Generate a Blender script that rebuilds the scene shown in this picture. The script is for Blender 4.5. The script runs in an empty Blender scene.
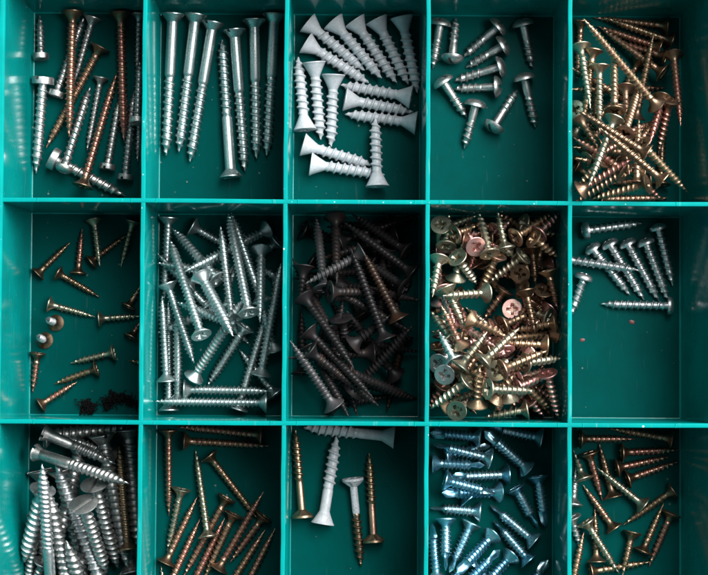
import bpy, bmesh, math, random
import numpy as np
from mathutils import Vector, Matrix, Quaternion

# ------------------------------------------------------------------ camera, light, exposure
MM = 0.001
PX, PY, H = 50.0, 77.8094, 42.373           # compartment pitch across / along, wall height (mm)
CAM = (122.7716, -57.4810, 715.6558)
CROT = (0.0406067, -0.0025208, 0.0062690)
FPX = 1922.10                               # focal length in photo pixels (708 wide)
sc = bpy.context.scene
col = sc.collection
cd = bpy.data.cameras.new('camera'); cam = bpy.data.objects.new('camera', cd); col.objects.link(cam)
cam.location = [v * MM for v in CAM]; cam.rotation_euler = CROT
cd.sensor_width = 36.0; cd.lens = FPX / 708 * 36.0; cd.clip_start = 0.01; cd.clip_end = 20
sc.camera = cam

w = bpy.data.worlds.new('World'); sc.world = w; w.use_nodes = True
w.node_tree.nodes['Background'].inputs[0].default_value = (0.80, 0.92, 1.0, 1)
w.node_tree.nodes['Background'].inputs[1].default_value = 0.24

def area(name, loc, target, size, energy, color):
    ld = bpy.data.lights.new(name, 'AREA'); ld.shape = 'RECTANGLE'; ld.size, ld.size_y = size
    ld.energy = energy; ld.color = color
    lo = bpy.data.objects.new(name, ld); col.objects.link(lo); lo.location = loc
    lo.rotation_euler = (Vector(target) - Vector(loc)).to_track_quat('-Z', 'Y').to_euler()
    return lo
area('window_light', (1.15, 0.80, 1.40), (0.125, -0.04, 0.02), (2.0, 2.0), 230.0, (1.0, 0.98, 0.95))

sc.view_settings.view_transform = 'Standard'; sc.view_settings.look = 'None'
sc.view_settings.exposure = 0.0; sc.view_settings.gamma = 1.0; sc.view_settings.use_curve_mapping = False
sc.cycles.use_denoising = True
sc.cycles.sample_clamp_indirect = 6.0
sc.cycles.max_bounces = 8; sc.cycles.diffuse_bounces = 4; sc.cycles.glossy_bounces = 5

# ------------------------------------------------------------------ materials
def new_mat(name):
    m = bpy.data.materials.new(name); m.use_nodes = True
    nt = m.node_tree; b = nt.nodes['Principled BSDF']
    return m, nt, b
def N(nt, t, **kw):
    n = nt.nodes.new(t)
    for k, v in kw.items(): setattr(n, k, v)
    return n
def ramp(nt, stops, interp='LINEAR'):
    r = N(nt, 'ShaderNodeValToRGB'); e = r.color_ramp.elements; r.color_ramp.interpolation = interp
    while len(e) < len(stops): e.new(0.5)
    for el, (p, c) in zip(e, stops): el.position = p; el.color = (*c, 1)
    return r
def noise(nt, vec, scale, detail=3, rough=0.55):
    n = N(nt, 'ShaderNodeTexNoise'); n.inputs['Scale'].default_value = scale
    n.inputs['Detail'].default_value = detail; n.inputs['Roughness'].default_value = rough
    nt.links.new(vec, n.inputs['Vector']); return n.outputs['Fac']
def mapr(nt, val, a, b, c, d):
    n = N(nt, 'ShaderNodeMapRange')
    for i, v in zip((1, 2, 3, 4), (a, b, c, d)): n.inputs[i].default_value = v
    nt.links.new(val, n.inputs[0]); return n.outputs[0]
def math_(nt, op, a, b=None):
    n = N(nt, 'ShaderNodeMath', operation=op)
    for i, v in enumerate((a, b)):
        if v is None: continue
        if isinstance(v, (int, float)): n.inputs[i].default_value = v
        else: nt.links.new(v, n.inputs[i])
    return n.outputs[0]
def mixc(nt, fac, a, b):
    n = N(nt, 'ShaderNodeMix', data_type='RGBA')
    for idx, v in ((0, fac), (6, a), (7, b)):
        if isinstance(v, (int, float)): n.inputs[idx].default_value = v
        elif isinstance(v, tuple): n.inputs[idx].default_value = (*v, 1)
        else: nt.links.new(v, n.inputs[idx])
    return n.outputs[2]
def bump(nt, h, dist, strength=1.0):
    b = N(nt, 'ShaderNodeBump'); b.inputs['Distance'].default_value = dist; b.inputs['Strength'].default_value = strength
    nt.links.new(h, b.inputs['Height']); return b.outputs['Normal']

def metal(name, stops, rough=0.28, metallic=1.0, scale=260, spread=0.55, dirt=0.75, spec=0.5, vary=0.22):
    """plated steel: a tint that drifts along each screw, small dull spots, faint relief"""
    m, nt, b = new_mat(name)
    tc = N(nt, 'ShaderNodeTexCoord'); oi = N(nt, 'ShaderNodeObjectInfo')
    off = N(nt, 'ShaderNodeVectorMath', operation='ADD')
    cmb = N(nt, 'ShaderNodeCombineXYZ')
    k = math_(nt, 'MULTIPLY', oi.outputs['Random'], 3.0)
    for i in range(3): nt.links.new(k, cmb.inputs[i])
    nt.links.new(tc.outputs['Object'], off.inputs[0]); nt.links.new(cmb.outputs[0], off.inputs[1])
    v = off.outputs[0]
    n1 = noise(nt, v, scale, 2)
    f = math_(nt, 'ADD', mapr(nt, n1, 0.3, 0.7, 0.5 - spread / 2, 0.5 + spread / 2),
              mapr(nt, oi.outputs['Random'], 0, 1, -vary, vary))
    r = ramp(nt, stops); nt.links.new(f, r.inputs[0])
    n2 = noise(nt, v, 1500, 4, 0.65)
    spots = mapr(nt, n2, 0.53, 0.68, 0.0, dirt)
    dark = mixc(nt, spots, r.outputs[0], tuple(0.28 * c for c in stops[0][1]))
    nt.links.new(dark, b.inputs['Base Color'])
    b.inputs['Metallic'].default_value = metallic; b.inputs['Specular IOR Level'].default_value = spec
    nt.links.new(mapr(nt, n2, 0.3, 0.75, rough - 0.05, rough + 0.18), b.inputs['Roughness'])
    n3 = noise(nt, v, 3500, 2)
    nt.links.new(bump(nt, n3, 0.00003, 0.35), b.inputs['Normal'])
    return m

MAT = {}
MAT['zinc'] = metal('zinc_plate', [(0.0, (0.418, 0.443, 0.459)), (0.5, (0.552, 0.576, 0.593)), (1.0, (0.652, 0.669, 0.669))], 0.36)
MAT['steel'] = metal('dull_steel', [(0.0, (0.268, 0.283, 0.283)), (0.5, (0.393, 0.409, 0.409)), (1.0, (0.519, 0.519, 0.503))], 0.38, dirt=0.75)
MAT['bluezinc'] = metal('blue_zinc_plate', [(0.0, (0.13, 0.33, 0.46)), (0.35, (0.22, 0.46, 0.58)), (0.7, (0.36, 0.57, 0.66)), (1.0, (0.50, 0.66, 0.70))], 0.32, vary=0.4)
MAT['tealzinc'] = metal('bright_zinc_plate', [(0.0, (0.354, 0.442, 0.456)), (0.5, (0.471, 0.545, 0.552)), (1.0, (0.574, 0.618, 0.611))], 0.36)
MAT['gold'] = metal('yellow_zinc_plate', [(0.0, (0.216, 0.179, 0.120)), (0.3, (0.312, 0.229, 0.147)), (0.6, (0.348, 0.235, 0.163)), (0.85, (0.348, 0.195, 0.152)), (1.0, (0.288, 0.145, 0.114))], 0.36)
MAT['copper'] = metal('reddish_zinc_plate', [(0.0, (0.306, 0.227, 0.153)), (0.35, (0.360, 0.220, 0.160)), (0.7, (0.373, 0.180, 0.147)), (1.0, (0.313, 0.127, 0.113))], 0.36)
MAT['green'] = metal('greenish_zinc_plate', [(0.0, (0.221, 0.239, 0.192)), (0.4, (0.326, 0.322, 0.248)), (0.75, (0.378, 0.340, 0.260)), (1.0, (0.391, 0.291, 0.234))], 0.36)
MAT['pink'] = metal('pinkish_zinc_plate', [(0.0, (0.435, 0.375, 0.270)), (0.4, (0.540, 0.345, 0.315)), (1.0, (0.555, 0.270, 0.285))], 0.36)
MAT['bronze'] = metal('bronze_and_shaded_head_plate', [(0.0, (0.123, 0.089, 0.061)), (0.5, (0.213, 0.151, 0.102)), (1.0, (0.258, 0.157, 0.112))], 0.36)
MAT['rust'] = metal('brown_phosphate', [(0.0, (0.013, 0.007, 0.005)), (0.5, (0.025, 0.013, 0.007)), (1.0, (0.055, 0.022, 0.011))], 0.42, metallic=0.5)
MAT['black'] = metal('black_phosphate', [(0.0, (0.003, 0.003, 0.003)), (0.6, (0.007, 0.006, 0.007)), (1.0, (0.018, 0.011, 0.008))], 0.42, metallic=0.0, spec=0.20)
MAT['grey'] = metal('grey_phosphate', [(0.0, (0.022, 0.022, 0.024)), (0.6, (0.039, 0.039, 0.042)), (1.0, (0.062, 0.056, 0.056))], 0.42, metallic=0.4)

def paint(name, wear):
    m, nt, b = new_mat(name)
    tc = N(nt, 'ShaderNodeTexCoord'); oi = N(nt, 'ShaderNodeObjectInfo')
    off = N(nt, 'ShaderNodeVectorMath', operation='ADD')
    nt.links.new(tc.outputs['Object'], off.inputs[0]); nt.links.new(oi.outputs['Random'], off.inputs[1])
    v = off.outputs[0]
    n1 = noise(nt, v, 420, 3); n2 = noise(nt, v, 1900, 4, 0.7)
    c = mixc(nt, mapr(nt, n1, 0.35, 0.7, 0, 1), (0.37, 0.40, 0.44), (0.30, 0.32, 0.34))
    chips = mapr(nt, n2, 0.66 - wear * 0.16, 0.69 - wear * 0.16, 0.0, 1.0)
    c2 = mixc(nt, chips, c, (0.16, 0.15, 0.13))
    nt.links.new(c2, b.inputs['Base Color'])
    b.inputs['Roughness'].default_value = 0.42
    nt.links.new(bump(nt, n2, 0.00006, 0.5), b.inputs['Normal'])
    return m
MAT['white'] = paint('white_paint', 0.28)
MAT['scuffwhite'] = paint('scuffed_white_paint', 0.40)
MAT['wornwhite'] = paint('chipped_white_paint', 0.55)

def plastic(name, base, dust, thin, ra=0.14, rb=0.30, spec=0.4):
    m, nt, b = new_mat(name)
    tc = N(nt, 'ShaderNodeTexCoord'); v = tc.outputs['Object']
    n1 = noise(nt, v, 45, 4, 0.6); n2 = noise(nt, v, 900, 3)
    c = mixc(nt, mapr(nt, n1, 0.3, 0.7, 0, 1), base, tuple(x * 0.74 for x in base))
    n4 = noise(nt, v, 150, 5, 0.7)
    c = mixc(nt, mapr(nt, n4, 0.52, 0.72, 0, 0.45), c, tuple(x * 0.62 + 0.004 for x in base))
    # dust grains and short scuffs lying on the plastic
    vo = N(nt, 'ShaderNodeTexVoronoi'); vo.inputs['Scale'].default_value = 190; nt.links.new(v, vo.inputs['Vector'])
    grain = mapr(nt, vo.outputs['Distance'], 0.05, 0.085, 1.0, 0.0)
    sep = N(nt, 'ShaderNodeSeparateColor'); nt.links.new(vo.outputs['Color'], sep.inputs[0])
    keep = mapr(nt, sep.outputs[0], 0.72, 0.74, 0.0, 1.0)
    g = math_(nt, 'MULTIPLY', math_(nt, 'MULTIPLY', grain, keep), dust)
    vo2 = N(nt, 'ShaderNodeTexVoronoi'); vo2.inputs['Scale'].default_value = 430; nt.links.new(v, vo2.inputs['Vector'])
    sep2 = N(nt, 'ShaderNodeSeparateColor'); nt.links.new(vo2.outputs['Color'], sep2.inputs[0])
    g2 = math_(nt, 'MULTIPLY', math_(nt, 'MULTIPLY', mapr(nt, vo2.outputs['Distance'], 0.06, 0.12, 0.6, 0.0),
               mapr(nt, sep2.outputs[1], 0.86, 0.88, 0, 1)), dust)
    mp = N(nt, 'ShaderNodeMapping'); mp.inputs['Scale'].default_value = (700, 70, 700); mp.inputs['Rotation'].default_value = (0, 0, 0.5)
    nt.links.new(v, mp.inputs['Vector'])
    sc1 = noise(nt, mp.outputs[0], 1.0, 2)
    scr = math_(nt, 'MULTIPLY', mapr(nt, sc1, 0.66, 0.72, 0, 1), 0.07 * dust)
    tot = math_(nt, 'MAXIMUM', math_(nt, 'MAXIMUM', g, g2), scr)
    c = mixc(nt, tot, c, (0.42, 0.55, 0.52))
    nt.links.new(c, b.inputs['Base Color'])
    nt.links.new(mapr(nt, n1, 0.3, 0.75, ra, rb), b.inputs['Roughness'])
    b.inputs['IOR'].default_value = 1.5; b.inputs['Specular IOR Level'].default_value = spec
    nt.links.new(bump(nt, n2, 0.00002, 0.25), b.inputs['Normal'])
    if thin > 0:                               # thin sheet: part of the light goes through to what is underneath
        tr = N(nt, 'ShaderNodeBsdfTranslucent'); tr.inputs[0].default_value = (*base, 1)
        mx = N(nt, 'ShaderNodeMixShader'); mx.inputs[0].default_value = thin
        out = nt.nodes['Material Output']
        nt.links.new(b.outputs[0], mx.inputs[1]); nt.links.new(tr.outputs[0], mx.inputs[2]); nt.links.new(mx.outputs[0], out.inputs[0])
    return m
TEAL = (0.0005, 0.235, 0.222)
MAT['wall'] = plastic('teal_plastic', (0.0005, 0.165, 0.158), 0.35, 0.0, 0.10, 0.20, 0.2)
MAT['rim'] = plastic('scuffed_lit_teal_rim', (0.001, 0.21, 0.204), 1.0, 0.0, 0.3, 0.5, 0.02)  # light caught along the rims is put into this teal, lighter than the walls
MAT['floor'] = plastic('thin_teal_plastic', TEAL, 1.0, 0.80, 0.28, 0.38, 0.05)
m, nt, b = new_mat('dark_tabletop'); tc = N(nt, 'ShaderNodeTexCoord')
r = ramp(nt, [(0.35, (0.012, 0.012, 0.010)), (0.7, (0.03, 0.028, 0.022))]); nt.links.new(noise(nt, tc.outputs['Object'], 30, 5), r.inputs[0])
nt.links.new(r.outputs[0], b.inputs['Base Color']); b.inputs['Roughness'].default_value = 0.6; MAT['table'] = m
m, nt, b = new_mat('black_fibre'); b.inputs['Base Color'].default_value = (0.006, 0.006, 0.006, 1); b.inputs['Roughness'].default_value = 0.9; b.inputs['Specular IOR Level'].default_value = 0.05; MAT['lint'] = m
m, nt, b = new_mat('red_paint'); b.inputs['Base Color'].default_value = (0.075, 0.008, 0.007, 1); b.inputs['Roughness'].default_value = 0.5; MAT['red'] = m

# ------------------------------------------------------------------ helpers
def mesh_from(name, verts, faces, mat, smooth_angle=None):
    me = bpy.data.meshes.new(name)
    me.from_pydata([tuple(c * MM for c in v) for v in verts], [], faces)
    bm = bmesh.new(); bm.from_mesh(me)
    bmesh.ops.remove_doubles(bm, verts=bm.verts, dist=1e-7)
    bmesh.ops.dissolve_degenerate(bm, edges=bm.edges, dist=1e-8)
    bmesh.ops.recalc_face_normals(bm, faces=bm.faces); bm.to_mesh(me); bm.free()
    if smooth_angle:
        me.polygons.foreach_set('use_smooth', [True] * len(me.polygons))
        me.set_sharp_from_angle(angle=math.radians(smooth_angle))
    if mat: me.materials.append(mat)
    me.update(); return me
def link(name, data, parent=None):
    o = bpy.data.objects.new(name, data); col.objects.link(o)
    if parent: o.parent = parent
    return o

# ------------------------------------------------------------------ the surface under the box
me = mesh_from('tabletop', [(-1500, -1500, -3), (1750, -1500, -3), (1750, 1500, -3), (-1500, 1500, -3)], [(0, 1, 2, 3)], MAT['table'])
t = link('tabletop', me); t['kind'] = 'structure'; t['label'] = 'dark tabletop under the screw box'

# ------------------------------------------------------------------ the box
box = link('screw_organizer_box', None)
box['label'] = 'teal plastic organizer box divided into fifteen compartments holding sorted screws'; box['category'] = 'storage box'
HT, DR = 0.78, 0.38                      # half wall thickness at the rim, draft
def wall_profile(top):
    """closed cross-section (u, z): foot fillets, drafted sides, rounded rim"""
    pts = []
    f = 0.45; b_ = HT + DR
    for k in range(5):
        a = k / 4 * math.pi / 2; pts.append((b_ + f - f * math.sin(a), f - f * math.cos(a)))
    pts.append((HT + 0.02, top - 0.35))
    for k in range(1, 5):
        a = k / 4 * math.pi / 2; pts.append((HT - 0.30 + 0.30 * math.cos(a), top - 0.30 + 0.30 * math.sin(a) * (1 - 0.0)))
    left = [(-u, z) for u, z in reversed(pts)]
    return [(b_ + f, -0.4)] + pts + left + [(-b_ - f, -0.4)]
def extrude(prof, place, n=24, wob=0.0, seed=0):
    rnd = random.Random(seed); ph = [rnd.uniform(0, 6.28) for _ in range(3)]
    vs, fs = [], []; m = len(prof)
    for i in range(n + 1):
        s = i / n
        d = wob * (math.sin(2.1 * 6.28 * s + ph[0]) * 0.6 + math.sin(5.3 * 6.28 * s + ph[1]) * 0.25)
        for u, z in prof: vs.append(place(s, u + d * (z / H), z))
    for i in range(n):
        for k in range(m):
            a = i * m + k; b = i * m + (k + 1) % m; fs.append((a, b, b + m, a + m))
    fs.append(tuple(range(m))); fs.append(tuple(range(n * m, n * m + m)))
    return vs, fs
XL, XR, YB, YT = 0.4, 249.6, -2 * PY + 0.4, PY - 0.4
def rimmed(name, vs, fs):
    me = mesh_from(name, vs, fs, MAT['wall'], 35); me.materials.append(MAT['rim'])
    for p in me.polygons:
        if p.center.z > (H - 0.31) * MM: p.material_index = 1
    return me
# base sheet
bx0, bx1, by0, by1 = -1.2, 251.2, -2 * PY - 1.2, PY + 1.2
vs = [(x, y, z) for z in (0.0, -1.6) for x, y in ((bx0, by0), (bx1, by0), (bx1, by1), (bx0, by1))]
link('base', mesh_from('base', vs, [(0, 1, 2, 3), (7, 6, 5, 4), (0, 4, 5, 1), (1, 5, 6, 2), (2, 6, 7, 3), (3, 7, 4, 0)], MAT['floor']), box)
# dividers along the rows, then the short ones between them
for j in (0, 1):
    y0 = -j * PY
    vs, fs = extrude(wall_profile(H), lambda s, u, z: (XL + (XR - XL) * s, y0 + u, z), 60, 0.11, j)
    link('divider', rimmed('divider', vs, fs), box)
rows = [(0.0, PY), (-PY, 0.0), (-2 * PY, -PY)]
for i in range(1, 5):
    for j, (ya, yb) in enumerate(rows):
        a = ya + (HT - 0.12 if j < 2 else 0.3); b = yb - (HT - 0.12 if j > 0 else 0.3)
        vs, fs = extrude(wall_profile(H - 0.05), lambda s, u, z: (i * PX + u, a + (b - a) * s, z), 24, 0.11, 10 + i * 3 + j)
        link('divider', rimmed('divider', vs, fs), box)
# outer walls: thicker, leaning outwards, with a fillet at the foot
def outer_profile():
    pts = [(-1.2, -0.4), (-1.2, H + 0.25), (-0.9, H + 0.55), (0.1, H + 0.6), (0.55, H + 0.45), (0.8, H + 0.0)]
    f = 0.7
    top, foot = Vector((0.85, H - 0.5)), Vector((3.6, f))
    for k in range(6): p = top.lerp(foot, k / 5); pts.append((p.x, p.y))
    for k in range(1, 6):
        a = k / 5 * math.pi / 2; pts.append((3.65 + f - f * math.cos(a), f - f * math.sin(a)))
    pts.append((4.6, -0.4)); return pts
op = outer_profile()
L2, R2, B2, T2 = 0.0, 250.0, -2 * PY, PY
for nm, pl in (('outer_wall', lambda s, u, z: (L2 + u, (B2 - 1.1) + (T2 - B2 + 2.2) * s, z)),
               ('outer_wall', lambda s, u, z: (R2 - u, (B2 - 1.1) + (T2 - B2 + 2.2) * s, z)),
               ('outer_wall', lambda s, u, z: (L2 - 1.0 + (R2 - L2 + 2.0) * s, T2 - u, z - 0.04)),
               ('outer_wall', lambda s, u, z: (L2 - 1.0 + (R2 - L2 + 2.0) * s, B2 + u, z - 0.04))):
    vs, fs = extrude(op, pl, 40, 0.06, 77)
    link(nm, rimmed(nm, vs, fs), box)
# small moulded ridges across the long rims, either side of each crossing
rp = [(-0.16, -0.2), (-0.14, 0.10), (0.0, 0.15), (0.14, 0.10), (0.16, -0.2)]
vs, fs = extrude(rp, lambda s, u, z: (u, (s - 0.5) * 1.5, z), 2)
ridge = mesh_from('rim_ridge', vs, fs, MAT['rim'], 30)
rnd = random.Random(5)
for j in (0, 1):
    for i in range(0, 6):
        for s in (-1, 1):
            x = i * PX + s * 4.35 + (8.5 if i == 0 else 0) + rnd.uniform(-0.3, 0.3) - (8.5 if i == 5 else 0)
            if (i == 0 and s < 0) or (i == 5 and s > 0): continue
            o = link('rim_ridge', ridge, box); o.location = (x * MM, -j * PY * MM, H * MM); o.rotation_euler.z = rnd.uniform(-0.12, 0.12)

# ------------------------------------------------------------------ screw meshes
def lathe(name, prof, mat, n=28, rad=None, ang=35):
    vs, fs = [], []
    for (r, z) in prof:
        for k in range(n):
            a = 2 * math.pi * k / n; rr = r * (rad(a, z) if rad else 1.0)
            vs.append((rr * math.cos(a), rr * math.sin(a), z))
    for i in range(len(prof) - 1):
        for k in range(n):
            a = i * n + k; b = i * n + (k + 1) % n; fs.append((a, b, b + n, a + n))
    fs.append(tuple(range(n))); fs.append(tuple(range((len(prof) - 1) * n, len(prof) * n)))
    return mesh_from(name, vs, fs, mat, ang)
def thread_mesh(name, s0, s1, rc, ro, pitch, tip, mat, taper=0.0, n=14, fine=False):
    prof = [(0.0, 0), (0.46, 0), (0.70, 1), (0.78, 1)] if not fine else [(0.0, 0), (0.34, 0.10), (0.60, 1), (0.74, 0.92)]
    turns = int((s1 - s0) / pitch) + 2; rowsn = turns * n
    def pt(i, fr, hi):
        s = s0 - pitch + (i / n + fr) * pitch
        a = 2 * math.pi * i / n
        sc_ = min(max(s, s0), s1)
        rem = s1 - sc_
        core = rc * (1 - taper * (sc_ - s0) / (s1 - s0))
        h = (ro - rc)
        if rem < tip: e = max(rem / tip, 0.0); core *= max(e ** 0.8, 0.04); h *= min(1.0, 0.25 + e)
        if s >= s1: h = 0
        if s <= s0: h = 0
        lead = min(1.0, max(0.0, (s - s0) / (pitch * 0.9)))
        r = core + h * hi * lead
        return (r * math.cos(a), r * math.sin(a), -sc_)
    vs = [pt(i, f, h) for i in range(rowsn + 1) for f, h in prof]
    K = len(prof); fs = []
    for i in range(rowsn):
        for k in range(K - 1):
            a = i * K + k; fs.append((a, a + 1, a + 1 + K, a + K))
        if i + 1 + n <= rowsn:
            a = i * K + K - 1; fs.append((a, (i + n) * K, (i + 1 + n) * K, a + K))
    return mesh_from(name, vs, fs, mat, 38)
def boolean_cut(me, cutters):
    tmp = bpy.data.objects.new('tmp', me); col.objects.link(tmp); cs = []
    for cm in cutters:
        c = bpy.data.objects.new('cut', cm); col.objects.link(c); cs.append(c)
        md = tmp.modifiers.new('b', 'BOOLEAN'); md.operation = 'DIFFERENCE'; md.object = c; md.solver = 'EXACT'
    dg = bpy.context.evaluated_depsgraph_get(); dg.update()
    out = bpy.data.meshes.new_from_object(tmp.evaluated_get(dg))
    for c in cs: bpy.data.objects.remove(c)
    bpy.data.objects.remove(tmp)
    out.polygons.foreach_set('use_smooth', [True] * len(out.polygons)); out.set_sharp_from_angle(angle=math.radians(35))
    return out
def prism(outline_top, outline_bot, z0, z1):
    n = len(outline_top)
    vs = [(x, y, z0) for x, y in outline_top] + [(x, y, z1) for x, y in outline_bot]
    fs = [tuple(range(n)), tuple(range(2 * n - 1, n - 1, -1))] + [(k, (k + 1) % n, n + (k + 1) % n, n + k) for k in range(n)]
    return mesh_from('cutter', vs, fs, None)
def cross(arm, wd, k=1.0):
    a, b = arm * k, wd * k
    return [(a, -b), (a, b), (b * 1.25, b * 1.25), (b, a), (-b, a), (-b * 1.25, b * 1.25), (-a, b), (-a, -b), (-b * 1.25, -b * 1.25), (-b, -a), (b, -a), (b * 1.25, -b * 1.25)]
def head_mesh(kind, mat):
    K = KIND[kind]; R, rc = K['R'], K['rs'] or K['rc']; st = K['head']; ht = K['hh']
    rad = None; n = 28
    if st == 'csk':
        prof = [(R * 0.96, 0.0), (R, -0.12), (R, -0.45), (R * 0.96, -0.55)]
        for k in range(1, 7): f = k / 6; prof.append((R * 0.96 + (rc - R * 0.96) * f ** 0.92, -0.55 - (ht - 0.55) * f))
    elif st == 'bugle':
        prof = [(R * 0.96, 0.0), (R, -0.10), (R, -0.38), (R * 0.95, -0.5)]
        for k in range(1, 9):
            f = k / 8; prof.append((rc + (R * 0.95 - rc) * (1 - f) ** 2.0, -0.5 - (ht - 0.5) * f))
    elif st == 'rib':
        prof = [(R * 0.96, 0.0), (R, -0.15), (R, -0.9), (R * 0.95, -1.0)]
        for k in range(1, 7): f = k / 6; prof.append((R * 0.95 + (rc - R * 0.95) * f, -1.0 - (ht - 1.0) * f))
        n = 40
        rad = lambda a, z: 1.0 + (0.10 * math.cos(8 * a) if -ht * 0.9 < z < -1.05 else 0)
    elif st == 'pan':
        prof = [(R * 0.30, 0.0), (R * 0.62, -0.10 * ht), (R * 0.84, -0.27 * ht), (R * 0.96, -0.52 * ht), (R, -0.78 * ht), (R * 0.97, -ht), (rc, -ht - 0.02), (rc, -ht - 0.3)]
    elif st == 'round':
        prof = [(R * math.sin(a), -ht * (1 - math.cos(a))) for a in (0.22, 0.5, 0.78, 1.05, 1.3, math.pi / 2)]
        prof += [(R * 0.96, -ht - 0.25), (rc, -ht - 0.28), (rc, -ht - 0.6)]
    elif st == 'cheese':
        prof = [(R * 0.90, 0.0), (R * 0.98, -0.18), (R, -0.5), (R, -ht + 0.15), (R * 0.96, -ht), (rc, -ht - 0.02), (rc, -ht - 0.3)]
    me = lathe('head', prof, mat, n, rad)
    dr = K['drive']; cut = []
    if dr == 'slot':
        dp = 0.45 * ht if st in ('round', 'pan', 'cheese') else 0.38 * ht
        w_ = 0.075 * R + 0.28; q = [(-R * 1.2, -w_), (R * 1.2, -w_), (R * 1.2, w_), (-R * 1.2, w_)]
        cut = [prism(q, q, 1.0, -dp)]
    elif dr == 'cross':
        cut = [prism(cross(R * 0.56, R * 0.13), cross(R * 0.56, R * 0.13, 0.45), 0.02 + 0.0, -min(ht * 0.75, R * 0.62))]
    elif dr == 'pozi':
        t_ = R * 0.52; u = t_ * 0.72
        star = []
        for k in range(16):
            a = 2 * math.pi * k / 16 + math.pi / 16 * 0
            rr = {0: 0.62, 1: 0.36, 2: 0.42, 3: 0.36}[k % 4] * R
            star.append((rr * math.cos(a), rr * math.sin(a)))
        cross_ = cross(R * 0.60, R * 0.15)
        cut = [prism(cross_, [(x * 0.5, y * 0.5) for x, y in cross_], 0.02, -min(ht * 0.7, R * 0.6)),
               prism(star, [(x * 0.6, y * 0.6) for x, y in star], 0.015, -0.28)]
    if cut: me = boolean_cut(me, cut); me.name = 'head'
    return me
def drill_mesh(s0, s1, r, mat):
    nz, n = 12, 24; vs, fs = [], []
    for i in range(nz + 1):
        f = i / nz; s = s0 + (s1 - s0) * f
        taper = 1.0 if f < 0.70 else max(0.02, (1 - f) / 0.30)
        bl = min(1.0, f / 0.22)
        for k in range(n):
            a = 2 * math.pi * k / n + 0.8 * f
            rr = r * (1.05 - bl * 0.72 * abs(math.sin(a - 0.8 * f)) ** 0.8)
            vs.append((rr * taper * math.cos(a), rr * max(taper, 0.3 if f < 0.98 else 0.1) * math.sin(a), -s))
    for i in range(nz):
        for k in range(n):
            a = i * n + k; b = i * n + (k + 1) % n; fs.append((a, b, b + n, a + n))
    fs.append(tuple(range(n))); fs.append(tuple(range(nz * n, nz * n + n)))
    return mesh_from('drill_point', vs, fs, mat, 30)

# kinds (mm): head style and radius, head height, core / thread radius, pitch, smooth shank share and radius, point
def KD(head, R, hh, rc, ro, pitch, drive, smooth=0.0, rs=None, tip=4.0, drill=0, noun='screw', taper=0.0, fine=False):
    return dict(head=head, R=R, hh=hh, rc=rc, ro=ro, pitch=pitch, drive=drive, smooth=smooth, rs=rs, tip=tip, drill=drill, noun=noun, taper=taper, fine=fine)
KIND = {
 'dry':    KD('bugle', 4.1, 3.8, 1.32, 1.85, 2.0, 'cross', tip=7, noun='drywall screw', taper=0.12),
 'dryl':   KD('bugle', 4.3, 4.2, 1.50, 2.05, 2.05, 'cross', tip=8, noun='drywall screw', taper=0.10),
 'dryb':   KD('bugle', 4.2, 4.0, 1.42, 1.90, 1.55, 'cross', tip=8, noun='drywall screw', taper=0.10),
 'dryf':   KD('bugle', 3.7, 3.5, 1.18, 1.62, 1.88, 'cross', tip=7, noun='drywall screw', taper=0.15),
 'csks':   KD('bugle', 3.1, 3.0, 1.02, 1.48, 1.8, 'cross', tip=5, noun='countersunk screw', taper=0.2),
 'chip':   KD('csk', 3.8, 3.0, 1.25, 1.85, 1.55, 'pozi', tip=6, noun='chipboard screw'),
 'chipf':  KD('csk', 4.0, 3.2, 1.65, 2.2, 1.5, 'pozi', tip=7, noun='thick chipboard screw'),
 'chips':  KD('csk', 3.75, 2.7, 1.18, 1.75, 2.0, 'pozi', tip=4.5, noun='countersunk screw', taper=0.1),
 'wood':   KD('csk', 4.3, 3.1, 1.55, 2.2, 2.6, 'slot', smooth=0.44, rs=2.05, tip=5, noun='wood screw'),
 'pan':    KD('pan', 3.4, 2.3, 1.32, 1.82, 2.3, 'cross', tip=5, noun='pan head screw'),
 'pans':   KD('cheese', 3.0, 2.2, 1.20, 1.70, 2.0, 'slot', tip=4.5, noun='slotted screw'),
 'panb':   KD('cheese', 4.2, 2.8, 1.60, 2.15, 2.5, 'slot', tip=6, noun='thick slotted screw'),
 'round':  KD('round', 4.2, 2.5, 1.38, 1.90, 2.2, 'slot', smooth=0.42, rs=1.55, tip=3.5, noun='round head screw'),
 'chunk':  KD('csk', 4.4, 5.6, 1.70, 2.40, 2.5, 'cross', tip=5, noun='countersunk screw'),
 'chunkl': KD('csk', 4.3, 4.8, 1.80, 2.50, 2.6, 'cross', smooth=0.40, rs=1.95, tip=6, noun='countersunk screw'),
 'rib':    KD('rib', 4.0, 3.2, 1.28, 1.95, 2.3, 'pozi', smooth=0.40, rs=1.40, tip=6, noun='rib head screw'),
 'self':   KD('csk', 3.9, 2.9, 1.50, 2.2, 1.5, 'cross', tip=0.1, drill=5.6, noun='self-drilling screw'),
 'coach':  KD('csk', 4.8, 3.6, 2.10, 2.80, 2.45, 'slot', tip=7, noun='thick wood screw', fine=True),
 'coachs': KD('csk', 5.4, 3.6, 1.75, 2.35, 2.3, 'slot', tip=7, noun='slotted wood screw', fine=True),
 'bolt':   KD('csk', 3.3, 3.0, 1.60, 2.15, 1.9, 'slot', smooth=0.38, rs=2.05, tip=8, noun='wood screw', fine=True),
 'thin':   KD('csk', 3.4, 2.8, 1.15, 1.65, 1.8, 'cross', tip=6, noun='thin screw', fine=True),
}
HEADC, SHC = {}, {}
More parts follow.
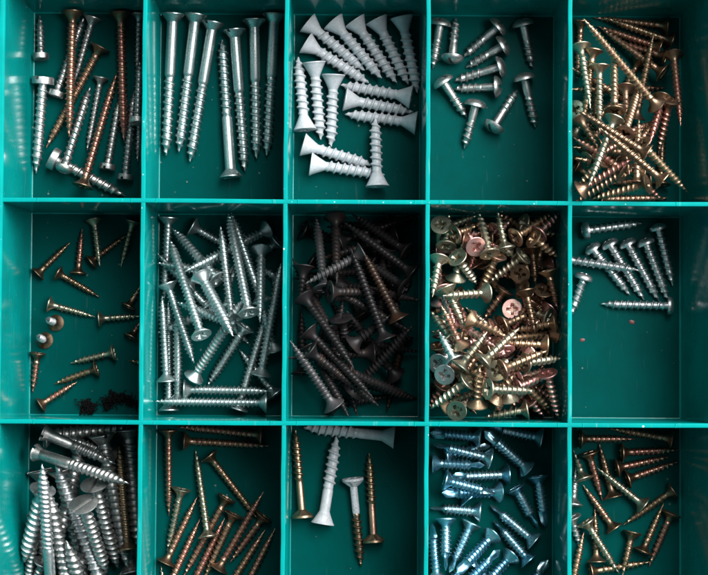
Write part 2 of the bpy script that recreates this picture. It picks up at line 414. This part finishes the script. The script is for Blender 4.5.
def screw_meshes(kind, L, fin, thread_fin=None):
    K = KIND[kind]; key = (kind, fin)
    if key not in HEADC: HEADC[key] = head_mesh(kind, MAT[fin])
    tf = thread_fin or fin; k2 = (kind, L, fin, tf)
    if k2 not in SHC:
        s = K['hh'] - 0.15 if K['head'] in ('csk', 'bugle', 'rib') else K['hh'] + 0.1
        parts = []
        if K['smooth']:
            e = K['smooth'] * L
            rs = K['rs']
            parts.append(('smooth_shank', lathe('smooth_shank', [(rs, -s), (rs, -e + 0.8), (rs * 0.9, -e), (K['rc'], -e - 0.6)], MAT[fin], 20)))
            s = e
        end = L - K['drill']
        parts.append(('threaded_shank', thread_mesh('threaded_shank', s, end, K['rc'], K['ro'], K['pitch'], K['tip'], MAT[tf], K['taper'], fine=K['fine'])))
        if K['drill']: parts.append(('drill_point', drill_mesh(end - 0.2, L, K['rc'] * 1.15, MAT[fin])))
        SHC[k2] = parts
    return HEADC[key], SHC[k2]

# ------------------------------------------------------------------ where each screw lies
def euler_mat(e):
    a, b, c = e; ca, sa, cb, sb, cc, s_ = math.cos(a), math.sin(a), math.cos(b), math.sin(b), math.cos(c), math.sin(c)
    Rx = np.array([[1, 0, 0], [0, ca, -sa], [0, sa, ca]]); Ry = np.array([[cb, 0, sb], [0, 1, 0], [-sb, 0, cb]])
    Rz = np.array([[cc, -s_, 0], [s_, cc, 0], [0, 0, 1]]); return Rz @ Ry @ Rx
RM = euler_mat(CROT); CP = np.array(CAM)
def unproject(x, y, z):
    d = RM @ np.array([(x - 354) / FPX, (287.5 - y) / FPX, -1.0]); return (CP + d * ((z - CP[2]) / d[2]))[:2]

# every screw: head (x, y) and point (x, y) as measured on the photograph, kind, finish, layer (0 = bottom)
# optional dict: L = true length in mm when it stands up steeply, up = 'h' head up / 't' point up, tf = finish of the thread
from collections import defaultdict
S = defaultdict(list)
def add(c, rowsdata, kind, fin, layer=1):
    for q in rowsdata:
        h = list(q[:4]); o = dict(kind=kind, fin=fin, layer=layer)
        for e in q[4:]:
            if isinstance(e, dict): o.update(e)
            elif isinstance(e, int): o['layer'] = e
            elif e in KIND: o['kind'] = e
            else: o['fin'] = e
        o['p'] = h; S[c].append(o)
# compartment 0 (top left): mixed
add(0, [(39,60,37.6,15,'pans'), (42.5,77,35.2,173,'panb','zinc'), (93,17,73,86,'dryf',0), (55,97,84,16,'pans',0),
        (100.5,47,46.5,147.5,'dry','gold',1), (63,171.5,90,87,'pan',2), (101,77,87,151,'csks',1),
        (82.5,187,116.7,73,'dry','copper',3), (107,170,119.5,99,'pans',1), (125,180,134,92,'pans',2),
        (137,124,139.5,60,'pans',2), (140,98,137.5,162,'csks',0), (50,157,125.5,196,'panb',0), (139,13,137,75,'csks',0),
        (72.5,8,69,132.6,'dryl','copper',4), (120.6,9.5,124,137.6,'dryl','copper',4)], 'pan', 'steel')
# 1: seven zinc wood screws
add(1, [(173,14,166,155),(195.5,12,179,149.5),(213,22,190,162),(231,177,222,40),(234.5,29.5,245,171),(254.3,19,256.7,159),(274.5,13,267,154.5)], 'wood', 'tealzinc')
# 2: white painted
add(2, [(307,22,365,70),(332.5,19,382,77),(354,19,396.7,82),(376,18,408.6,84),(401.7,15,417.5,90.5),(305,42.5,369,83),
        (305,130,298,57),(314,62,321,139.5),(333.5,74,331,147.5),(411,97,341,85),(416.5,123,345,114,1),(344,99,413.5,112,2),
        (302.5,144.5,372,165,1),(310.7,164,384,175,1),(377.5,187,375,117,3)], 'chunk', 'white')
# 3: round head
add(3, [(441,18,433,68),(452,63,455.6,18),(502,22,463.5,56),(508,42.5,465.5,68),(505.7,65,453.7,81),(502.5,86.4,453.7,89),
        (522,19,532.4,68),(440,77,466.5,117,0),(477,99,464.5,148.5,2),(491,131,517,90),(523,73,535.7,127)], 'round', 'steel')
# 4: yellow drywall pile
add(4, [(668,24,592.7,15.4,1),(672,41.5,605.6,18,1),(661,48,596.7,26,'copper',0),(663,73,600.6,28,1),(655,104,583.4,20,'dryf',4),
        (645,112,654,37.6,2),(665,58,612,40,'copper',0),(673.8,53.4,680.7,126.7,'copper',1),(581.5,44,590,112,2,'green'),(592.7,54.4,584,118,1),
        (603,64,599,125,2,'green'),(581,20,577,80,0),(614.5,112,614,48,1),(615.5,116,588,188,3,'green'),(625,85,628,138,'copper',1),
        (624,134.6,638,89,2,'bronze',{'L':30,'up':'h'}),(663,96,649,146,'copper',1),(670,100,658,156,'copper',1),(667,182,676,110,1),(641,143,688.6,193,2),
        (660,178,602.6,130.7,4,'bronze'),(577,107,607,124,3,'green',{'L':26,'up':'h'}),(638,152,574,112,3,'bronze'),(648,184,589,200,3),(580,197,635,164,2,'copper'),
        (636,188,639,118,1),(579,118,600,152,1,'bronze'),(586,148,592,104,0,{'L':24,'up':'h'}),(572,152,600,159,'copper',0),(575,167,612,190,0,'bronze'),
        (601,160,574,193,1),(610.5,166,640,170,0,'bronze',{'L':26,'up':'h'}),(652,180,605,184,'copper',0),(600,199,668,198,0),(573,134,600,104,0,'green'),
        (622,155,640,190,0,'bronze'),(632,105,618,150,0,'bronze'),(590,130,612,180,0,'bronze'),(584,70,600,120,0,'bronze'),(640,60,618,100,0,'bronze')], 'dryf', 'gold')
# 5: a few short ones, two standing on their heads
add(5, [(37.6,274,70,242.5,'bronze'),(78,274,82,228.7,'copper'),(94,219.4,100,267,2,'green'),(91,262,126.6,234.6,'bronze',0),(133,221,121,267,'green'),
        (57.5,273,99.5,297,'bronze'),(48.5,304,95,317,'green'),(98,319,142,316,'green'),(128.5,307,141,285),(130.5,338.7,141,320,'copper'),
        (114.7,352.5,70,363.4,'green'),(97,369,54.4,384),(40.5,405,77,382,'copper'),(37.6,352.5,32.6,393,'copper'),
        (56,323,46,319,'gold',{'L':15,'up':'t','tf':'zinc'}),(45,340.5,37,336,'gold',{'L':15,'up':'t','tf':'zinc'}),(147,364,131,361,'bronze')], 'csks', 'gold')
# 6: bright chipboard screws
add(6, [(168.4,217,164,300,0),(191,226,234,250,0),(219,281,172,228,1),(268.4,229,184,272,1),(232,318,220.7,229,2),(249,314,228,213,3),
        (262,297,231,207,2),(261,248,260,323,3),(202,337,169,238,3),(200.5,275,233.5,337,4,'chipf'),(193,378.6,246.4,296,2),(167.4,283.5,194,363,2),
        (232,324,176,302,2),(213,313,158,254,0),(166.5,382,162,295,1),(169,411,168,303,0),(178,402,177.5,310,1),(184,389.6,271,391.4,2),(262,403,151,401.5,3),
        (246,326,207,387,1),(238,409,267.5,312,1),(261,375,281,264,2),(282,350,268,300,1),(290,279,269,267,0),(276,395,240,350,0),(286,240,262,262,0),(210,300,250,345,0)], 'chip', 'tealzinc')
# 7: black drywall
add(7, [(324,290,315.7,215,2,'grey'),(363,253,304.8,284,2,'grey'),(335,216,337,290,1),(411.5,273,345,223,4),(385,339.6,351,249.5,4),(398.7,320,361,248.5,3,'rust'),
        (340,240,413.5,221,0),(392,217,326,219,0),(407,252,352,214,1),(407,289,360,258,1),(304.8,298,353,367,3),(329.5,292,385,292,2),
        (308.7,331.8,373,398,4),(308.7,350.5,379,406,3),(334.4,407,290,340.6,5,'grey'),(345,370,416.5,400,2),(352,392,413.5,325,1),(403,335,387,412,0,'rust'),
        (341,318,348,350,1),(353,344.6,392,314,2),(363,318,346,292,0),(304,266,300,304,1),(302,230,334,244,0),
        (300,374,299,310,0),(330,412,392,402,0),(395,237,378,274,0),(350,330,330,300,0),(322,330,380,350,0),(310,310,340,250,0),(375,280,390,240,0),(360,395,320,370,0),(380,300,410,340,0)], 'dryb', 'black')
# 8: crammed with short countersunk screws
H1 = {'L': 17, 'up': 'h'}; H2 = {'ext': 38}
add(8, [(440.7,224.4,440,246,5,'green',H1),(446,243,448.4,208,2,'green'),(436,228,477,211.6,1,'green'),(454,234.5,477,225,2,'gold'),(476,247,462,230,3,'pink',H1),
        (490,253,478,210.6,5,'green'),(440,249,466,247,1,'pink'),(457,257,477,284,4,'green',H1),(505,244,497.6,209,5,'green'),(513,238,554,211,3,'gold'),(541,232,563,209,3,'pink'),
        (532.7,237.6,559,257.4,5,'gold'),(532,247,536,286,3,'gold'),(497,255,494,262,3,'gold',H2),(484,262,488,270,2,'bronze',H2),(524,255,489,283,4,'green'),
        (520,274,530,262,3,'bronze',H1),(505,290,484,320,3,'copper'),(526,291,535,333,4,'bronze'),(544,289.6,541,322,3,'bronze',{'L':17,'up':'h'}),
        (549,270,559,310,4,'gold'),(512.3,309,514,313,6,'pink',H1),(488,292.6,442,296,6,'green'),(439,258,432,297,4,'green'),(455.5,279.4,459,262,3,'green',H2),
        (447,290,464,326,4,'green'),(470,320,508,338,4,'gold'),(452,340,430,311,3,'green'),(461,346,442,307,3,'gold'),(455,362,438.5,331,3,'tealzinc'),(460,368,487.5,331,5,'green'),
        (438,364,450,352,4,'steel',H1),(444.5,375,456,362,5,'steel',H1),(469,380,430,409,5,'green'),(445,407,476,392,3,'gold'),(456.5,411,467,400,5,'green',{'L':17,'up':'h'}),
        (477,406,480,365,4,'gold'),(443,385,429,409,2,'copper'),(496,371,507,360,5,'green',H1),(487,389,535,391,6,'green'),(516,388,554,371,4,'pink'),(550,373,562,419,4,'pink'),
        (522,384,552,409,3,'gold'),(527.6,410,484,418,5,'green'),(530,400,544,416,2,'pink'),(493,402,506,385,3,'bronze',H2),(508,400,505,372,2,'green'),(530,385,510,411,2,'copper'),
        (556,333,506,339,3,'gold'),(545,345,505,343,3,'gold'),(556,323,514,331,3,'gold'),(503,369,546,351,5,'gold'),(484,361,518,329,6,'green'),(524,363,562,358,3,'green'),
        (480,353,470,366,3,'gold',H2),(455,322,497,348,2,'pink'),(501,326,520,318,3,'bronze',H2),(505,352,499,328,3,'pink'),(530,352,520,360,2,'pink',H2),(442,289,446,300,2,'pink',H2),
        (530,300,520,318,2,'copper',H2),(550,309,540,320,2,'pink',H2),(495,232,511,220,2,'pink'),(548,318,530,312,2,'green'),(430,345,436,380,1,'bronze'),(540,395,520,415,1,'copper')], 'chips', 'gold')
rf = random.Random(3)
for k in range(84):                          # the ones further down, glimpsed between those on top
    x, y, a_ = rf.uniform(436, 556), rf.uniform(214, 412), rf.uniform(0, 6.28)
    add(8, [(x, y, x + 36 * math.cos(a_), y + 36 * math.sin(a_), 0, rf.choice(['gold', 'bronze', 'copper', 'green', 'pink']), {'fill': 1})], 'chips', 'gold')
# 9: pan heads
add(9, [(582,231,642,223),(590,245.5,630,295),(607.5,240.6,644,299.5),(625.3,239.6,659,301),(644,238.6,668.5,301),(657,224,673,285.7,0),
        (561,259,637,270,3),(585,274,571,316),(674,306,600.6,304)], 'pan', 'zinc')
# 10: heavy wood screws
add(10, [(24.7,454.6,136,483,5,'bolt'),(41.5,432,116,464,4,'bolt'),(44,436,131,427,1,'coach'),(115,455,65,437,1,'thin'),(102,435,128,568,2,'coach'),(128,429,138,548,1,'coach'),
         (128,550,118.6,445.7,2,'thin','gold'),(83,504,107,574,4,'coachs',{'L':34,'up':'h','solid':1,'roll':0.6}),(95,483,118,568,3,'coachs',{'L':38,'up':'h','solid':1,'roll':1.2}),(104,590,56,464,2,'coach','zinc'),(31,488,12,563,4,'coach','zinc'),
         (52,602,42,462,4,'bolt','zinc'),(34,470,47,540,0,'coach'),(35,515,27,592,1,'bolt'),(72,600,48,490,2,'coach'),(90,612,66,540,2,'coach'),
         (78,458,72,522,0,'thin','copper'),(38,560,22,606,2,'thin'),(132,573,120,520,0,'coach'),(60,470,88,590,0,'coach'),(112,480,98,600,0,'coach'),(24,520,44,610,0,'coach'),(80,445,60,540,0,'coach'),(100,520,70,590,0,'coach')], 'coach', 'steel')
# 11: long thin yellow drywall
add(11, [(168.3,430,169,516),(262.7,435,176.6,427,0),(183.5,441,270.6,446,'copper',1),(208,537,195.4,449.7,4,'green'),(209,455.6,258,519,1,'gold'),(181.6,488,166.7,555,0,'green'),
         (165,564,197.4,496.6,2),(168,588,200.4,518.4,2,'copper'),(218,570,263.6,491.7,3,'copper'),(227,497.6,183,578,1,'copper'),(190,590,225,517.4,2),(234,514.4,203,582,1,'gold'),
         (264.6,515.4,229,564,1),(227,590,265.6,529,2,'copper'),(243,592,275.5,528,2,'copper'),(166,610,161,566,1,'green')], 'dryf', 'copper')
# 12: five assorted
add(12, [(302.5,518.5,295,429,'rib','gold'),(322.5,524,336.7,436),(394,437,304,427.5),(352.6,477.6,361.5,567.5,'wornwhite','rib',{'tf':'bronze'}),(374,543.6,369,452.6,'rib','gold')], 'chunkl', 'scuffwhite')
# 13: self-drilling
add(13, [(480.4,438,430,433),(490,458.6,434,444.7),(433,463.5,484.3,465.5,2),(508,474.4,450.7,477.3),(443.8,480,497,494,2),(499.8,492,441.8,493,1),(527.8,469.4,484.3,431,2),(541.7,437.8,487,427.5,1),
         (481.4,512,429,508,2),(515,487,537.7,527.8),(537.7,476.4,545.6,526.8,2),(534.8,542,490.3,505),(529.8,562,493.2,520,2),(445.8,519.4,445.8,570,2),(471.5,523.3,449.7,571.8),(437,580,432,522,1),
         (493,535,456.7,573.8,2),(463,586,500,550,1),(512,555,478,592,1),(444,590,470,560,0),(500,600,470,556,0),(520,600,548,560,0),(446,455,490,446,0),(470,500,445,470,0)], 'self', 'bluezinc')
# 14: yellow drywall, loose
add(14, [(579,439,636,439,'copper'),(671.8,438.8,610.5,429),(621,452.6,679.3,449.7,'copper'),(615.5,468.4,670.8,456.6,'copper'),(627.3,479.3,678.7,461.5,'copper'),(613.5,498,598.7,442.7,0,'bronze'),
         (588.8,452.6,602.6,501,1,'copper'),(643,505,597.7,468.4,3,'green'),(583.8,480.3,573,449.7,1,'green'),(614.5,529,582.8,485,2,'gold'),(673.8,490,622.4,525.8,2,'gold'),(642,553,664,502.6,1),
         (672.8,513.4,650,567,'copper'),(585.8,521.4,619.4,574,3,'green'),(632.3,532,622.4,577,2),(596.7,563,594.7,507.5,1,'bronze'),(590.7,572,650,562,0),(571,590,583.8,532,1),(573,505,576,466,0,'steel'),(571,516,582,552,0,'steel')], 'dryf', 'gold')

for k in range(16):                          # drywall screws at the bottom of the top right pile
    x, y, a_ = rf.uniform(580, 640), rf.uniform(80, 190), rf.uniform(0, 6.28)
    add(4, [(x, y, x + 68 * math.cos(a_), y + 68 * math.sin(a_), 0, rf.choice(['bronze', 'bronze', 'copper']), {'fill': 1})], 'dryf', 'gold', 0)

for o in S[8]:                               # tilted ones: the point runs on under its neighbours
    if o.get('ext'):
        a0, b0, a1, b1 = o['p']; k = o['ext'] / math.hypot(a1 - a0, b1 - b0); o['p'] = [a0, b0, a0 + (a1 - a0) * k, b0 + (b1 - b0) * k]
for k in range(18):                          # deep in the black pile
    x, y, a_ = rf.uniform(305, 405), rf.uniform(230, 395), rf.uniform(0, 6.28)
    add(7, [(x, y, x + 84 * math.cos(a_), y + 84 * math.sin(a_), 0, {'fill': 1})], 'dryb', 'black', 0)
for k in range(3):                           # deep in the bright silver pile
    x, y, a_ = rf.uniform(175, 268), rf.uniform(240, 385), rf.uniform(0, 6.28)
    add(6, [(x, y, x + 80 * math.cos(a_), y + 80 * math.sin(a_), 0, {'fill': 1})], 'chip', 'tealzinc', 0)


# ------------------------------------------------------------------ let every pile settle
def bounds(c):
    r, k = divmod(c, 5)
    x0 = k * PX + (1.3 if k else 4.2); x1 = (k + 1) * PX - (1.3 if k < 4 else 4.2)
    y1 = (1 - r) * PY - (1.3 if r else 4.2); y0 = -r * PY + (1.3 if r < 2 else 4.2)
    return x0, x1, y0, y1
def samples(K, L):
    st = 1.0; n = max(8, int(L / st)); t = (np.arange(n) + 0.5) / n
    s = t * L; hh = K['hh']
    body = np.where(s < K['smooth'] * L, K['rs'] or K['rc'], K['ro'])
    tip = max(K['tip'], 1.0); body = np.where(L - s < tip, body * np.clip((L - s) / tip, 0.15, 1), body)
    if K['head'] in ('csk', 'bugle', 'rib'): hr = K['R'] * np.clip(1 - s / hh, 0, 1) ** (1.0 if K['head'] != 'bugle' else 1.7)
    else: hr = np.where(s < hh, K['R'], 0)
    return t, np.maximum(body, hr), s < hh
def settle(cell, items):
    x0, x1, y0, y1 = bounds(cell)
    placed = []; AX = np.zeros((0, 3)); AR = np.zeros(0)
    for it in items:
        K = KIND[it['kind']]; hx, hy, tx, ty = it['p']
        zh, zt = K['R'], 1.2
        if placed: zh += 2; zt += 2
        L = it.get('L')
        for rep in range(4):
            a = unproject(hx, hy, zh); b = unproject(tx, ty, zt); p = np.linalg.norm(b - a)
            if not it.get('L'):
                L = max(8.0, float(round(math.hypot(p, zh - zt if rep else 0)))) if rep < 2 else L
            d = (b - a) / max(p, 1e-6)
            dzmax = 0.94 * L
            if it.get('up'):
                pp = min(p, L * 0.995); dz = math.sqrt(L * L - pp * pp) * (1 if it['up'] == 'h' else -1)
            else:
                dz = zh - zt; dz = max(-dzmax, min(dzmax, dz)); pp = math.sqrt(L * L - dz * dz)
            mid = (a + b) / 2
            a = mid - d * pp / 2; b = mid + d * pp / 2
            # keep inside the compartment
            R = K['R']; ex = R * math.sqrt(max(0, 1 - d[0] ** 2)); ey = R * math.sqrt(max(0, 1 - d[1] ** 2))
            sh = np.zeros(2)
            lo = np.array([min(a[0] - ex, b[0] - 0.3), min(a[1] - ey, b[1] - 0.3)]); hi = np.array([max(a[0] + ex, b[0] + 0.3), max(a[1] + ey, b[1] + 0.3)])
            for k, (u, v) in enumerate(((x0, x1), (y0, y1))):
                if lo[k] < u: sh[k] = u - lo[k]
                elif hi[k] > v: sh[k] = v - hi[k]
            a = a + sh; b = b + sh
            t, r, ish = samples(K, L)
            X = a[None] * (1 - t[:, None]) + b[None] * t[:, None]
            need = r.copy()
            tilt = pp / L
            need = np.where(ish, r * max(tilt, 0.25), r)
            if len(AX):
                D2 = ((X[:, None, :] - AX[None, :, :2]) ** 2).sum(-1)
                rs = (np.where(ish, r * 0.80, r * 0.88)[:, None] + AR[None]) * 0.93
                g = rs ** 2 - D2
                zz = np.where(g > 0, AX[None, :, 2] + np.sqrt(np.maximum(g, 0)), -1)
                if it.get('up') == 'h' and not it.get('solid'): zz = np.where(ish[:, None], zz, -1)
                need = np.maximum(need, zz.max(1))
            if it.get('up'):
                off = (need - dz * (0.5 - t)).max(); zh, zt = off + dz / 2, off - dz / 2
            else:
                tc = 0.45
                best = None
                li = np.where(t <= tc)[0]; ri = np.where(t > tc)[0]
                # lowest line over all needs at the centre of mass: pick the pair that supports it
                m_lo, m_hi = -0.42, 0.42                       # slope search (ternary) of max(need - m*(t-tc)*L)
                f = lambda m: (need - m * (t - tc) * L).max()
                for _ in range(45):
                    m1 = m_lo + (m_hi - m_lo) / 3; m2 = m_hi - (m_hi - m_lo) / 3
                    if f(m1) < f(m2): m_hi = m2
                    else: m_lo = m1
                mm = (m_lo + m_hi) / 2; z0 = f(mm)
                zh = z0 - mm * tc * L; zt = z0 + mm * (1 - tc) * L
        it.update(a=(a[0], a[1], zh), b=(b[0], b[1], zt), Lf=L)
        P = np.array(it['a'])[None] * (1 - t[:, None]) + np.array(it['b'])[None] * t[:, None]
        it['mine'] = (len(AR), len(AR) + len(t))
        AX = np.vstack([AX, P]); AR = np.concatenate([AR, np.where(ish, r * 0.80, r * 0.88)])
        placed.append(it)
    return placed

BUILT = []
rnd = random.Random(11)
for c in sorted(S):
    items = sorted(S[c], key=lambda o: o['layer'])
    for it in settle(c, items):
        a, b = Vector(it['a']), Vector(it['b'])
        L = it['Lf']
        q = (b - a).to_track_quat('-Z', 'Y')
        e = link('screw', None); e.empty_display_size = 0.002
        e.rotation_mode = 'QUATERNION'
        e.rotation_quaternion = q @ Quaternion((0, 0, 1), it.get('roll', rnd.uniform(0, 6.28)))
        e.location = a * MM
        hf = it['fin']; tf = it.get('tf')
        if it['kind'] in ('dryf', 'dry', 'csks', 'dryl') and hf in ('gold', 'copper'): hf, tf = 'bronze', tf or hf  # dark reflections painted in: yellow and coppery heads get the darker bronze
        hm, parts = screw_meshes(it['kind'], L, hf, tf)
        ob = [link('head', hm, e)]
        for nm, me in parts: ob.append(link(nm, me, e))
        it['obj'] = e; it['parts'] = ob; it['cell'] = c; BUILT.append(it)
# ------------------------------------------------------------------ drop the buried ones that the camera cannot see at all
bpy.context.view_layer.update()
dg = bpy.context.evaluated_depsgraph_get()
seen = defaultdict(int)
O = Vector(CAM) * MM; RMx = Matrix([list(r_) for r_ in RM])
for c in sorted(S):
    r_, k_ = divmod(c, 5)
    if c not in (4, 6, 7, 8, 10): continue
    for x in np.arange(k_ * 142 - 2, k_ * 142 + 145, 2.0):
        for y in np.arange(max(0, r_ * 222 - 22), min(575, r_ * 222 + 204), 2.0):
            d = RMx @ Vector(((x - 354) / FPX, (287.5 - y) / FPX, -1.0)); d.normalize()
            hit, loc, nor, idx, ob, mat = sc.ray_cast(dg, O, d)
            if hit and ob.parent: seen[ob.parent.name] += 1
keep = []
for it in BUILT:
    if it['cell'] in (4, 6, 7, 8, 10) and seen[it['obj'].name] < (5 if it.get('fill') else 2):
        for o in it['parts']: bpy.data.objects.remove(o)
        bpy.data.objects.remove(it['obj'])
    else: keep.append(it)
BUILT = keep

# ------------------------------------------------------------------ names, labels, groups
CELLN = ['top left compartment', 'second top compartment', 'top middle compartment', 'fourth top compartment', 'top right compartment',
         'middle left compartment', 'bright silver compartment', 'black screw compartment', 'crammed compartment', 'middle right compartment',
         'bottom left compartment', 'second bottom compartment', 'bottom middle compartment', 'fourth bottom compartment', 'bottom right compartment']
FINN = dict(zinc='silver', steel='grey steel', bluezinc='bluish', tealzinc='bright silver', gold='yellowish', copper='coppery', green='pale greenish', pink='pinkish',
            bronze='bronze', rust='rusty brown', black='black', grey='grey', white='white painted', wornwhite='chipped white', scuffwhite='white painted')
def project(P):
    q = RM.T @ (np.array(P) - CP); return 354 + FPX * q[0] / -q[2], 287.5 - FPX * q[1] / -q[2]
def dirword(it):
    ax, ay = project(it['a']); bx, by = project(it['b'])
    if it.get('up') == 'h' and math.hypot(ax - bx, ay - by) < 22: return 'seen head-on'
    if it.get('up') == 't': return 'standing on its head'
    a_ = math.degrees(math.atan2(-(ay - by), ax - bx)) % 360
    return 'head ' + ['right', 'upper right', 'up', 'upper left', 'left', 'lower left', 'down', 'lower right'][int((a_ + 22.5) // 45) % 8]
def zone(it):
    x0, x1, y0, y1 = bounds(it['cell']); x = (it['a'][0] + it['b'][0]) / 2; y = (it['a'][1] + it['b'][1]) / 2
    if it['cell'] >= 10: y0 = y0 + 22
    u = (x - x0) / (x1 - x0); v = (y - y0) / (y1 - y0)
    h = 'left' if u < 0.36 else 'right' if u > 0.64 else ''; k = 'upper' if v > 0.64 else 'lower' if v < 0.36 else ''
    return (k + ' ' + h + ' area' if k and h else (k + ' middle' if k else h + ' side' if h else 'centre')).strip()
ORD = ['first', 'second', 'third', 'fourth', 'fifth', 'sixth', 'seventh', 'eighth']
by = defaultdict(list)
for it in BUILT:
    K = KIND[it['kind']]
    it['noun'] = K['noun']
    it['base'] = f"{FINN[it['fin']]} {K['noun']}, {dirword(it)}"
    by[(it['cell'], it['base'], zone(it))].append(it)
for (c, base, zn), L_ in by.items():
    alone = sum(1 for k in by if k[0] == c and k[1] == base) == 1
    if len(L_) == 1:
        L_[0]['label'] = f"{base}, in {CELLN[c]}" if alone else f"{base}, {zn} of {CELLN[c]}"
        continue
    xs = [(i_['a'][0] + i_['b'][0]) / 2 for i_ in L_]; ys = [-(i_['a'][1] + i_['b'][1]) / 2 for i_ in L_]
    across = (max(xs) - min(xs)) >= (max(ys) - min(ys))
    L_.sort(key=lambda i_: (i_['a'][0] + i_['b'][0]) if across else -(i_['a'][1] + i_['b'][1]))
    nn = len(L_)
    for k, i_ in enumerate(L_):
        if across: w_ = 'leftmost' if k == 0 else 'rightmost' if k == nn - 1 else ORD[k] + ' from left'
        else: w_ = 'uppermost' if k == 0 else 'lowest' if k == nn - 1 else ORD[k] + ' from top'
        i_['label'] = f"{w_} {base}, {zn} of {CELLN[c]}" if ' ' not in w_ else f"{base}, {w_}, {zn} of {CELLN[c]}"
for it in BUILT:
    e = it['obj']; e.name = it['noun'].replace(' ', '_').replace('-', '_')
    e['label'] = it['label']; e['category'] = 'screw'; e['group'] = 'screws in the ' + CELLN[it['cell']]

# ------------------------------------------------------------------ lint and paint specks
def tube(pts, r, n=5):
    vs, fs = [], []
    for i, p in enumerate(pts):
        d = (pts[min(i + 1, len(pts) - 1)] - pts[max(i - 1, 0)]).normalized()
        u = d.orthogonal().normalized(); v = d.cross(u)
        for k in range(n): a = 2 * math.pi * k / n; vs.append(tuple(p + (u * math.cos(a) + v * math.sin(a)) * r))
    for i in range(len(pts) - 1):
        for k in range(n): fs.append((i * n + k, i * n + (k + 1) % n, (i + 1) * n + (k + 1) % n, (i + 1) * n + k))
    return vs, fs
def lint(path, thick, count, seed, label):
    rl = random.Random(seed); V, F = [], []
    P = [Vector((*unproject(x, y, 1.0), 1.0)) for x, y in path]
    for s in range(count):
        i = rl.randrange(len(P) - 1) if len(P) > 1 else 0
        p = P[i].lerp(P[min(i + 1, len(P) - 1)], rl.random()) + Vector((rl.gauss(0, thick), rl.gauss(0, thick), abs(rl.gauss(0, thick * 0.5))))
        d = Vector((rl.gauss(0, 1), rl.gauss(0, 1), rl.gauss(0, 0.4))).normalized(); pts = []
        home = p.copy()
        for k in range(16):
            pts.append(Vector((p.x, p.y, max(0.15, min(3.0, p.z)))))
            d = (d + Vector((rl.gauss(0, 0.55), rl.gauss(0, 0.55), rl.gauss(0, 0.3))) + (home - p) * 0.10).normalized(); p = p + d * 0.33
        v, f = tube(pts, rl.uniform(0.10, 0.20)); o = len(V); V += v; F += [tuple(k + o for k in q) for q in f]
    ob = link('lint_tuft', mesh_from('lint_tuft', V, F, MAT['lint'], 60)); ob['label'] = label; ob['category'] = 'lint'; ob['group'] = 'black lint in the middle left compartment'
lint([(82, 404), (88, 407), (91, 408)], 0.55, 110, 1, 'small black lint tuft on the floor of the middle left compartment')
lint([(105, 404), (110, 399), (118, 397), (128, 399), (137, 405)], 0.32, 130, 2, 'curved black lint strand by the divider in the middle left compartment')
for (x, y, r_, lb) in ((632, 322, 0.95, 'larger red paint speck on floor of middle right compartment, below the screws'), (582.5, 340, 0.8, 'smaller red paint speck by left wall of middle right compartment')):
    rr = random.Random(int(x)); cx, cy = unproject(x, y, 0.05)
    prof = [(r_, 0.0), (r_ * 0.9, 0.10), (r_ * 0.5, 0.17), (0.05, 0.19)]
    ph = rr.uniform(0, 6)
    me = lathe('paint_speck', prof, MAT['red'], 20, lambda a, z: 1 + 0.22 * math.sin(2 * a + ph) + 0.12 * math.sin(5 * a))
    o = link('paint_speck', me); o.location = (cx * MM, cy * MM, 0.01 * MM); o['label'] = lb; o['category'] = 'speck'; o['group'] = 'red paint specks'
